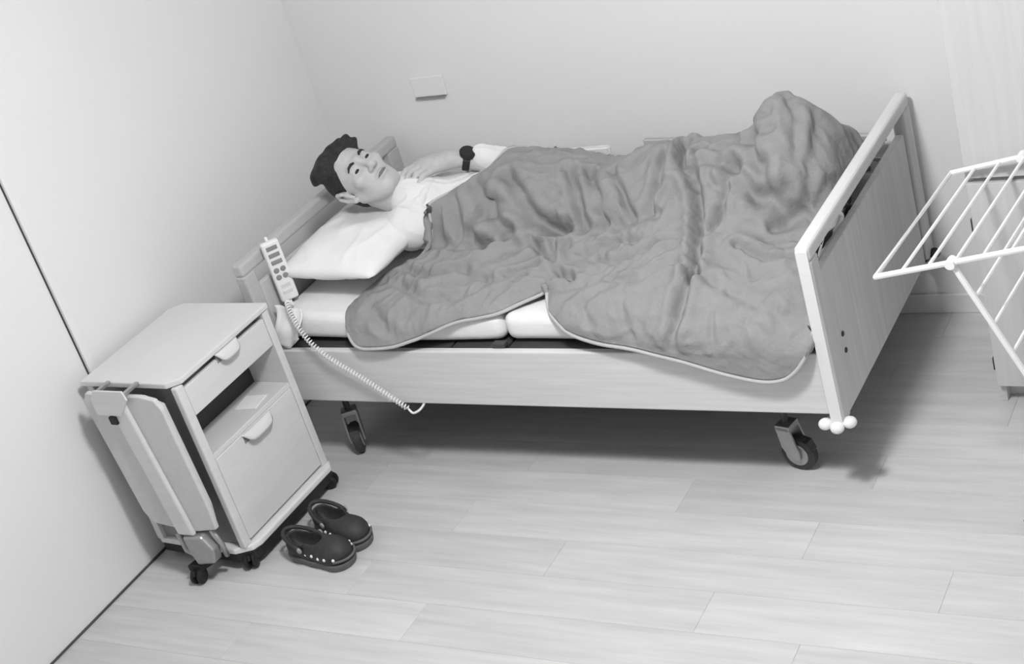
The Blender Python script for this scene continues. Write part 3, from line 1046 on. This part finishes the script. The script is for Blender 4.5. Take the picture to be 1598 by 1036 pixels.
for i in range(NU + 1):
    for j in range(NV + 1):
        x, s = PX[i, j], PS[i, j]
        zn, zr, wd_ = interp(x, NEARZ), interp(x, RIDGE), interp(x, WIDTH)
        if s < YC:
            t = (YC - s) / wd_
            if wd_ < 0.32:
                g = 0.0 if t >= 1 else (1 - t * t) ** 1.05
            else:
                g = 0.5 + 0.5 * math.cos(math.pi * min(1.0, t))
                g = 0.75 * g + 0.25 * max(0.0, 1 - t * 0.7)
            z = zn + (zr - zn) * g
        else:
            t = (s - YC) / 0.30
            z = 0.70 + (zr - 0.70) * max(0.0, 1 - 0.85 * t * t)
        if s > 0.3:
            zbod = body_z(x, s) + 0.034
            k_ = 0.05
            h_ = max(k_ - abs(z - zbod), 0.0) / k_
            z = max(z, zbod) + h_ * h_ * k_ * 0.25
        z -= 0.035 * smooth01((0.34 - s) / 0.22)
        y = s
        if s < 0.15:                       # drape over the mattress edge and the side panel
            q_ = 0.15 - s
            R_ = 0.125
            am = math.radians(83)
            ang = min(q_ / R_, am)
            y = 0.15 - R_ * math.sin(ang) * 1.46
            ex = max(0.0, q_ - R_ * am)
            z -= R_ * (1 - math.cos(ang)) + ex
        BASE[i, j] = (x, y, z)
        # soft folds: broad swell, elongated folds, small crinkle
        w1 = noise.noise(Vector((x * 4.2, s * 5.5, 1.7)))
        w2 = noise.noise(Vector((x * 8 + 1.5 * w1, s * 9, 4.2)))
        if s > 0.42 and x < 1.5:           # strain folds running over the trunk
            a_, b_ = x * 0.80 + s * 0.60, -x * 0.60 + s * 0.80
        else:
            a_, b_ = x * 0.55 - s * 0.83, x * 0.83 + s * 0.55
        f1 = 1 - abs(noise.noise(Vector((a_ * 13 + 1.6 * w1, b_ * 4.5 + w2, 8.8)))) * 2.6
        f2 = 1 - abs(noise.noise(Vector((a_ * 9 - 1.2 * w2, b_ * 17 + w1, 3.3)))) * 2.8
        fine = noise.noise(Vector((x * 30, s * 32, 2.2)))
        e = min(1.0, min(i, NU - i) / 16.0, j / 14.0)
        d_ = 0.016 * w1 + 0.008 * w2 + 0.013 * max(0.0, f1) ** 2 + 0.008 * max(0.0, f2) ** 2 + 0.0016 * fine
        d_ = d_ * (0.30 + 0.70 * e) + 1.4 * CR[i, j] * (0.15 + 0.85 * e) * (0.55 + 0.45 * smooth01(s / 0.25))
        rim = min(1.0, min(i, NU - i) / 7.0, j / 6.0)
        DISP[i, j] = d_ - 0.014 * (1 - rim) ** 2 - 0.006


def blur(A, n):
    for _ in range(n):
        P_ = np.pad(A, ((1, 1), (1, 1)) + ((0, 0),) * (A.ndim - 2), mode='edge')
        B_ = (P_[:-2, 1:-1] + P_[2:, 1:-1] + P_[1:-1, :-2] + P_[1:-1, 2:]) * 0.125 + A * 0.5
        B_[0], B_[-1], B_[:, 0], B_[:, -1] = A[0], A[-1], A[:, 0], A[:, -1]
        A = B_
    return A


BASE = blur(BASE, 60)
DISP = blur(DISP, 1)
NRM = np.cross(np.gradient(BASE, axis=0), np.gradient(BASE, axis=1))
NRM /= np.linalg.norm(NRM, axis=2, keepdims=True) + 1e-12
NRM = blur(NRM, 10)
GEO = BASE + NRM * DISP[..., None]
# keep clear of the sleeper, and hang in front of the side panel instead of sinking into it
for i in range(NU + 1):
    for j in range(NV + 1):
        if PS[i, j] > 0.3:
            lim = body_z(GEO[i, j, 0], GEO[i, j, 1]) + 0.018
            if GEO[i, j, 2] < lim:
                GEO[i, j, 2] = lim
tfr = np.clip((0.60 - GEO[..., 2]) / 0.06, 0, 1)
tgt = np.minimum(GEO[..., 1], -0.036 - 0.25 * np.clip(GEO[..., 1] + 0.036, -0.05, 0.0))
GEO[..., 1] += (tgt - GEO[..., 1]) * tfr * tfr * (3 - 2 * tfr)
GEO = blur(GEO, 3)
bm = bmesh.new()
verts = [[bm.verts.new(GEO[i, j]) for j in range(NV + 1)] for i in range(NU + 1)]
for i in range(NU):
    for j in range(NV):
        bm.faces.new((verts[i][j], verts[i + 1][j], verts[i + 1][j + 1], verts[i][j + 1]))
edge_near = [verts[i][0].co.copy() for i in range(0, NU + 1, 2)]
edge_left = [verts[0][j].co.copy() for j in range(0, NV + 1, 2)]
edge_right = [verts[NU][j].co.copy() for j in range(0, NV + 1, 2)]
duvet = obj('duvet', bm, DUVET, None, True)
tag(duvet, 'rumpled grey quilted duvet spread over the sleeper and hanging over the bed side', 'duvet')
md = duvet.modifiers.new('filling', 'SOLIDIFY')
md.thickness = 0.020
md.offset = -1
loop = edge_left[::-1] + edge_near[1:-1] + edge_right
for _ in range(4):
    loop = [loop[0]] + [0.25 * a + 0.5 * b + 0.25 * c for a, b, c in zip(loop, loop[1:], loop[2:])] + [loop[-1]]
bm = tube(bmesh.new(), [p + Vector((0, -0.002, -0.006)) for p in loop], 0.0065, 6)
obj('piping', bm, PIPING, duvet, True)

# ================================================================== HAND CONTROL
hc = tag(empty('hand_control', (0.088, 0.135, 0.79)), 'white bed hand control hung on the headboard post, coiled cord', 'hand control')
hc.rotation_euler = (0, 0, math.radians(-38))
obj('case', B(((-0.014, -0.034, -0.118), (0.014, 0.034, 0.122)), bev=0.008, seg=3), WHITEP, hc)
for k, z in enumerate((0.098, 0.070, 0.042)):
    obj('button', B(((0.012, -0.021, z - 0.008), (0.0175, 0.021, z + 0.008)), bev=0.002), KEY, hc)
for z in (0.010, -0.018):
    for s in (-1, 1):
        bm = lathe(bmesh.new(), [(0.0105, 0.012), (0.0105, 0.016), (0.008, 0.018)], 14,
                   Matrix.Translation((0, s * 0.013, z)) @ Matrix.Rotation(math.radians(90), 4, 'Y'))
        obj('button', bm, KEY, hc)
for z in (-0.055, -0.080):
    obj('button', B(((0.012, -0.018, z - 0.007), (0.0160, 0.018, z + 0.007)), bev=0.002), LAM, hc)
bm = tube(bmesh.new(), [(-0.012, 0, 0.10), (-0.035, 0, 0.125), (-0.055, 0, 0.115), (-0.058, 0, 0.07)], 0.006, 8)
obj('hanger_hook', bm, WHITEP, hc)
path = catmull([(0.10, 0.125, 0.672), (0.118, 0.10, 0.668), (0.15, 0.045, 0.700), (0.215, -0.015, 0.640), (0.30, -0.040, 0.548), (0.45, -0.034, 0.423), (0.585, -0.030, 0.308)], 60)
bm = bmesh.new()
acc = 0.0
cp = []
for i, p in enumerate(path):
    if i:
        acc += (path[i] - path[i - 1]).length
    t = (path[min(i + 1, len(path) - 1)] - path[max(i - 1, 0)]).normalized()
    a = t.cross(Vector((0, 1, 0.2))).normalized()
    b = t.cross(a)
    R_ = 0.0085 if acc > 0.03 else 0.001
    th = acc / 0.0115 * 2 * math.pi
    cp.append((p, a, b, R_, acc))
tot = acc
n_t = int(tot / 0.0115 * 10)
pts = []
j = 0
for k in range(n_t + 1):
    d = tot * k / n_t
    while j < len(cp) - 2 and cp[j + 1][4] < d:
        j += 1
    p0, a0, b0, r0, d0 = cp[j]
    p1, a1, b1, r1, d1 = cp[j + 1]
    f = (d - d0) / max(1e-6, d1 - d0)
    th = 2 * math.pi * k / 10
    rr = r0 + (r1 - r0) * f
    pts.append(p0.lerp(p1, f) + rr * (a0 * math.cos(th) + b0 * math.sin(th)))
tube(bm, pts, 0.0028, 5)
end = Vector((0.585, -0.030, 0.308))
tube(bm, catmull([end, end + Vector((0.02, -0.004, -0.016)), end + Vector((0.045, 0.01, -0.008)), end + Vector((0.05, 0.05, 0.004)), end + Vector((0.06, 0.17, 0.05))], 8), 0.0045, 6)
cord = obj('coiled_cord', bm, WHITEP, None, True)
cord.parent = hc
cord.matrix_parent_inverse = (Matrix.Translation(hc.location) @ hc.rotation_euler.to_matrix().to_4x4()).inverted()

# cable loops hung inside the footboard slot
cb = tag(empty('cable_bundle', (2.12, 0.30, 0.76)), 'bundle of black and white cable loops behind the footboard slot', 'cable')
for k, (m, pts) in enumerate(((BLACK, [(0.0, -0.20, -0.02), (0.01, -0.10, 0.055), (0.0, 0.06, 0.03), (0.01, 0.17, 0.06), (0, 0.24, 0.01), (0, 0.12, -0.02), (0.005, -0.05, 0.01), (0, -0.18, -0.04)]),
                              (WHITEP, [(0.01, -0.23, -0.03), (0.02, -0.12, 0.035), (0.01, 0.02, 0.062), (0.02, 0.10, 0.02), (0.01, 0.00, -0.01), (0.015, -0.14, 0.0), (0.01, -0.22, -0.05)]),
                              (BLACK, [(0.015, -0.22, -0.01), (0.02, -0.05, 0.06), (0.015, 0.13, 0.04), (0.015, 0.20, 0.0)]))):
    obj('cable_loop', tube(bmesh.new(), catmull(pts, 10), 0.009, 8), m, cb, True)

# ================================================================== BEDSIDE CABINET
cab = tag(empty('bedside_cabinet', (-0.04, -0.345, 0.0), math.radians(-1.0)),
          'light bedside cabinet on casters with folded side table against the left wall', 'cabinet')
X0, X1, Y0, Y1 = -0.215, 0.212, -0.262, 0.262     # local footprint
obj('top', prism([(X0 - 0.010, Y0 - 0.006), (X1 - 0.035, Y0 - 0.006), (X1 + 0.006, Y0 + 0.030), (X1 + 0.006, Y1 + 0.004), (X0 + 0.03, Y1 + 0.004), (X0 - 0.010, Y1 - 0.04)],
                 0.760, 0.782, 'z', bev=0.005), LAM, cab)
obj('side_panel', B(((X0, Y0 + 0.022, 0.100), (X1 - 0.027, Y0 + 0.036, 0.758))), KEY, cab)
obj('post', B(((X1 - 0.028, Y0 + 0.001, 0.095), (X1, Y0 + 0.038, 0.758)), bev=0.006), LAM, cab)
obj('post', B(((X0, Y0 + 0.004, 0.095), (X0 + 0.03, Y0 + 0.036, 0.758)), bev=0.004), LAM, cab)
obj('side_panel', B(((X0, Y1 - 0.032, 0.095), (X1, Y1, 0.758)), bev=0.004), LAM, cab)
obj('back_panel', B(((X0, Y0 + 0.036, 0.100), (X0 + 0.012, Y1 - 0.032, 0.758))), LAM, cab)
iy0, iy1 = Y0 + 0.040, Y1 - 0.034
dr = obj('drawer', B(((X1 - 0.022, iy0, 0.628), (X1 - 0.004, iy1, 0.737)), bev=0.003), LAM, cab)
obj('drawer_box', B(((X0 + 0.02, iy0 + 0.01, 0.636), (X1 - 0.022, iy1 - 0.01, 0.725))), LAM, dr)


def scoop(parent, yc, z, half, x):
    """shell shaped pull: a lip hanging from the front"""
    bm = bmesh.new()
    n = 14
    rows = []
    for k in range(7):
        a = math.pi / 2 * k / 6
        rw = []
        for i in range(n + 1):
            t = -1 + 2 * i / n
            e = (1 - abs(t) ** 4) ** 0.5
            rw.append(bm.verts.new((x + 0.002 + 0.024 * math.sin(a) * e, yc + half * t * (1 - 0.12 * (k / 6)), z + 0.018 - 0.036 * (1 - math.cos(a)) * e)))
        rows.append(rw)
    for k in range(6):
        for i in range(n):
            bm.faces.new((rows[k][i], rows[k][i + 1], rows[k + 1][i + 1], rows[k + 1][i]))
    o = obj('pull', bm, LAM, parent, True)
    md = o.modifiers.new('thickness', 'SOLIDIFY')
    md.thickness = 0.004
    obj('pull_recess', B(((x - 0.002, yc - half * 0.92, z - 0.016), (x + 0.001, yc + half * 0.92, z + 0.012))), KEY, parent)


scoop(dr, 0.012, 0.738, 0.062, X1 - 0.004)
obj('compartment_shelf', B(((X0 + 0.012, iy0 - 0.004, 0.448), (X1 - 0.006, iy1 + 0.002, 0.468)), bev=0.002), LAM, cab)
obj('compartment_shade', B(((0.030, iy0 - 0.002, 0.468), (0.045, iy1, 0.630))), DGREY, cab)  # dark sheet standing in for the shade deep in the open compartment
do = obj('door', B(((X1 - 0.020, iy0, 0.108), (X1 - 0.003, iy1, 0.447)), bev=0.003), LAM, cab)
scoop(do, 0.005, 0.425, 0.085, X1 - 0.003)
obj('bottom_panel', B(((X0, Y0 + 0.03, 0.085), (X1 - 0.02, Y1 - 0.01, 0.105))), LAM, cab)
obj('base_tray', prism([(X0, Y0 + 0.01), (X1 - 0.05, Y0 - 0.012), (X1 + 0.010, Y0 + 0.022), (X1 + 0.024, Y0 + 0.06), (X1 + 0.024, Y1 - 0.02), (X1 + 0.0, Y1 + 0.008), (X0, Y1)],
                       0.072, 0.096, 'z', bev=0.006), PALE, cab)
obj('bumper_strip', prism([(X0 + 0.005, Y0 + 0.012), (X1 - 0.052, Y0 - 0.009), (X1 + 0.008, Y0 + 0.024), (X1 + 0.020, Y0 + 0.062), (X1 + 0.020, Y1 - 0.022), (X1 - 0.004, Y1 + 0.004), (X0 + 0.005, Y1)],
                          0.036, 0.072, 'z', bev=0.004), BLACK, cab)


def small_caster(x, y, ang):
    c = empty('caster', (x, y, 0), ang)
    c.parent = cab
    M = Matrix.Translation((0.012, 0, 0.029)) @ Matrix.Rotation(math.radians(90), 4, 'X')
    for s in (-1, 1):
        bm = lathe(bmesh.new(), [(0.020, s * 0.006), (0.029, s * 0.009), (0.029, s * 0.018), (0.022, s * 0.023), (0.006, s * 0.024)], 22, M)
        obj('wheel', bm, BLACK, c)
    bm = prism([(-0.014, 0.046), (0.030, 0.060), (0.040, 0.044), (0.030, 0.040), (0.010, 0.034), (-0.010, 0.030)], -0.005, 0.005, 'y')
    obj('caster_hood', bm, BLACK, c)
    bm = lathe(bmesh.new(), [(0.011, 0.036), (0.011, 0.058)], 12)
    obj('pin', bm, BLACK, c)


small_caster(X1 - 0.025, Y0 + 0.03, math.radians(-60))
small_caster(X1 - 0.012, Y1 - 0.03, math.radians(20))
small_caster(X0 + 0.05, Y1 - 0.04, math.radians(140))
small_caster(0.030, Y0 - 0.078, math.radians(-80))
obj('table_foot', prism([(0.00, Y0 - 0.095), (0.055, Y0 - 0.09), (0.10, Y0 + 0.02), (0.03, Y0 + 0.02)], 0.048, 0.074, 'z', bev=0.004), BLACK, cab)

# folded table leaf hanging on the near side
leaf = empty('side_table', (0, Y0 - 0.054, 0))
leaf.parent = cab
obj('leaf', prism([(-0.178, 0.735), (-0.150, 0.772), (-0.07, 0.765), (0.10, 0.765), (0.162, 0.752), (0.180, 0.715), (0.192, 0.30), (0.186, 0.225), (0.07, 0.205), (-0.08, 0.225), (-0.112, 0.232), (-0.135, 0.275)],
                  -0.010, 0.010, 'y', bev=0.004), LEAF, leaf)
obj('leaf', prism([(-0.165, 0.72), (-0.14, 0.755), (0.09, 0.75), (0.165, 0.72), (0.178, 0.31), (0.165, 0.24), (-0.09, 0.24), (-0.12, 0.29)],
                  0.014, 0.030, 'y', bev=0.004), LEAF, leaf)
rb = bmesh.new()
box(rb, (-0.040, -0.030, 0.20), (0.040, -0.009, 0.74), 0.010, 3)
for v in rb.verts:
    v.co.x += 0.055 * (0.74 - v.co.z) / 0.54 - 0.005
obj('rib', rb, LAM, leaf)
obj('clip', prism([(-0.105, 0.700), (0.010, 0.700), (0.068, 0.765), (0.060, 0.800), (-0.075, 0.800), (-0.105, 0.765)], -0.034, -0.026, 'y', bev=0.003), LAM, leaf)
for xa_ in (-0.09, 0.045):
    obj('clip_arm', B(((xa_, -0.030, 0.776), (xa_ + 0.015, 0.05, 0.788)), bev=0.002), STEEL, leaf)
obj('latch', B(((-0.052, -0.040, 0.668), (-0.020, -0.026, 0.698)), bev=0.003), BLACK, leaf)
obj('hinge_block', prism([(0.03, 0.195), (0.12, 0.205), (0.155, 0.15), (0.135, 0.09), (0.05, 0.075), (0.035, 0.13)], -0.035, 0.012, 'y', bev=0.008), STEEL, leaf)
obj('hinge_tube', tube(bmesh.new(), [(-0.02, 0.0, 0.185), (0.0, -0.01, 0.12), (0.06, -0.005, 0.085), (0.08, 0.03, 0.07)], 0.012, 10), STEEL, leaf, True)
obj('hinge_tube', tube(bmesh.new(), [(0.15, 0.0, 0.215), (0.165, 0.005, 0.15), (0.15, 0.02, 0.09)], 0.010, 10), STEEL, leaf, True)

# paper on the open shelf
pp = bmesh.new()
box(pp, (-0.045, -0.045, 0.0), (0.045, 0.045, 0.004), 0.001, 1)
po = obj('paper_stack', pp, mat('white_paper', 0.88, 0.8, 0.02))
po.location = (0.095, -0.255, 0.4685)
po.rotation_euler = (0, 0, math.radians(8))
tag(po, 'small white folded paper on the open shelf of the bedside cabinet', 'paper')


# ================================================================== CLOGS
def clog(loc, rz, label, mirror):
    t = tag(empty('clog', (loc[0], loc[1], 0.0), rz), label, 'shoe', 'pair of dark clogs')
    Ln = 0.155
    F = Field(np.arange(-0.19, 0.19, 0.0045), np.arange(-0.10, 0.10, 0.0045), np.arange(-0.02, 0.16, 0.0045))
    F.cone((-0.095, 0, 0.042), (0.0, 0.006 * mirror, 0.044), .050, .050, .03)
    F.cone((0.0, 0.006 * mirror, 0.044), (0.085, 0.010 * mirror, 0.040), .052, .062, .03)
    F.ell((0.075, 0.008 * mirror, 0.055), None, (.080, .062, .048), .02)
    F.cone((-0.110, 0, 0.07), (-0.02, 0, 0.075), .040, .046, .02)
    F.ell((-0.045, 0, 0.088), None, (.085, .036, .062), .012, 'sub')
    F.half((0, 0, 0.024), (0, 0, -1))
    link_mesh('upper', F.mesh('upper'), CLOG, t)
    F = Field(np.arange(-0.19, 0.19, 0.005), np.arange(-0.10, 0.10, 0.005), np.arange(-0.02, 0.07, 0.004))
    F.cone((-0.098, 0, 0.03), (0.0, 0.004 * mirror, 0.03), .056, .052, .03)
    F.cone((0.0, 0.004 * mirror, 0.03), (0.095, 0.010 * mirror, 0.03), .053, .067, .03)
    F.half((0, 0, 0.030), (0, 0, 1))
    F.half((0, 0, 0.001), (0, 0, -1))
    link_mesh('sole', F.mesh('sole'), SOLE, t)
    bm = bmesh.new()
    lathe(bm, [(0.030, 0.0), (0.034, 0.003), (0.030, 0.006)], 20, Matrix.Translation((-0.05, 0, 0.034)) @ Matrix.Diagonal((2.1, 0.95, 1, 1)))
    obj('insole', bm, CLOGL, t)
    strap = []
    for k in range(13):
        a = math.pi * (k / 12) - math.pi / 2
        strap.append((-0.030 - 0.125 * math.cos(a), 0.056 * math.sin(a), 0.078 + 0.030 * math.cos(a)))
    bm = tube(bmesh.new(), strap, 0.0085, 8)
    obj('heel_strap', bm, CLOG, t, True)
    for s in (-1, 1):
        bm = lathe(bmesh.new(), [(0.011, 0), (0.011, 0.006), (0.006, 0.008)], 14,
                   Matrix.Translation((-0.030, s * 0.058, 0.078)) @ Matrix.Rotation(math.radians(-90 * s), 4, 'X'))
        obj('rivet', bm, CLOGL, t)
        for k in range(5):
            a = -0.03 + 0.036 * k
            yy = (0.0575 + 0.008 * min(1, k / 2.5) - 0.012 * (k == 4)) * s + 0.008 * mirror
            bm = bmesh.new()
            bmesh.ops.create_uvsphere(bm, u_segments=10, v_segments=6, radius=0.0065)
            bmesh.ops.translate(bm, vec=(a + 0.012, yy * 0.97, 0.054 + 0.003 * (k % 2)), verts=bm.verts)
            obj('vent_stud', bm, WHITEP, t, True)
    rim = [(0.075 + 0.092 * math.cos(a), 0.010 * mirror + 0.069 * math.sin(a), 0.046) for a in np.linspace(-1.0, 1.0, 15)]
    obj('toe_rim', tube(bmesh.new(), rim, 0.005, 6), SOLE, t, True)
    t.scale = (0.91, 0.91, 0.95)
    return t


clog((0.405, -0.522), math.radians(-9), 'nearer dark clog with white studs, toe pointing away from the cabinet', 1)
clog((0.415, -0.385), math.radians(-17), 'farther dark clog, partly hidden behind the nearer one', -1)

# ================================================================== DRYING RACK
rk = tag(empty('drying_rack', (2.62, -0.13, 0.0)), 'white wire clothes drying rack with raised wing beside the footboard', 'drying rack')
O = Vector((2.62, -0.13, 0.0))
D = Vector((0.09, 0.996, 0.0)).normalized()
E_ = Vector((0.218, -0.020, 0.049))
E_.normalize()
A = Vector((2.403, -0.116, 0.850))
RL = 0.637
LN = 1.10
HJ = A + E_ * 0.225


def rel(p):
    return Vector(p) - O


bm = tube(bmesh.new(), [rel(A), rel(A + E_ * LN), rel(A + E_ * LN + D * RL), rel(A + D * RL)], 0.0085, 8, closed=True)
obj('wing_frame', bm, WIRE, rk)
k = 1
while 0.0785 * k < LN - 0.03:
    p = A + E_ * (0.0785 * k)
    obj('rod', tube(bmesh.new(), [rel(p), rel(p + D * RL)], 0.0052, 6), WIRE, rk)
    k += 1
# crossed leg frames; the leg through the hinge carries hanging rods
lg = (Vector((2.771, -0.150, 0.569)) - HJ).normalized()
foot_a = HJ + lg * (HJ.z / -lg.z)
foot_b = Vector((2.700, -0.118, 0.0))
top_b = A + E_ * 0.86
for off in (Vector((0, 0, 0)), D * RL):
    zup = Vector((0, 0, 0.009))
    l1 = obj('leg', tube(bmesh.new(), [rel(HJ + off), rel(foot_a + off + zup)], 0.0085, 8), WIRE, rk)
    o2 = D * 0.03 * (1 if off.length < 0.1 else -1)
    l2 = obj('leg', tube(bmesh.new(), [rel(top_b + off + o2), rel(foot_b + off + o2 + zup)], 0.0085, 8), WIRE, rk)
    obj('foot_cap', tube(bmesh.new(), [rel(foot_a + off + Vector((0, -0.002, 0.013))), rel(foot_a + off - lg * 0.05)], 0.0125, 10), BLACK, l1)
    lb = (top_b - foot_b).normalized()
    obj('foot_cap', tube(bmesh.new(), [rel(foot_b + off + o2 + Vector((0, 0, 0.013))), rel(foot_b + off + o2 + lb * 0.045)], 0.0135, 10), BLACK, l2)
    obj('hinge', tube(bmesh.new(), [rel(HJ + off - D * 0.016), rel(HJ + off + D * 0.016)], 0.014, 10), WIRE, rk)
for d in (0.117, 0.208, 0.303, 0.40):
    p = HJ + lg * d
    obj('rod', tube(bmesh.new(), [rel(p), rel(p + D * RL)], 0.0052, 6), WIRE, rk)
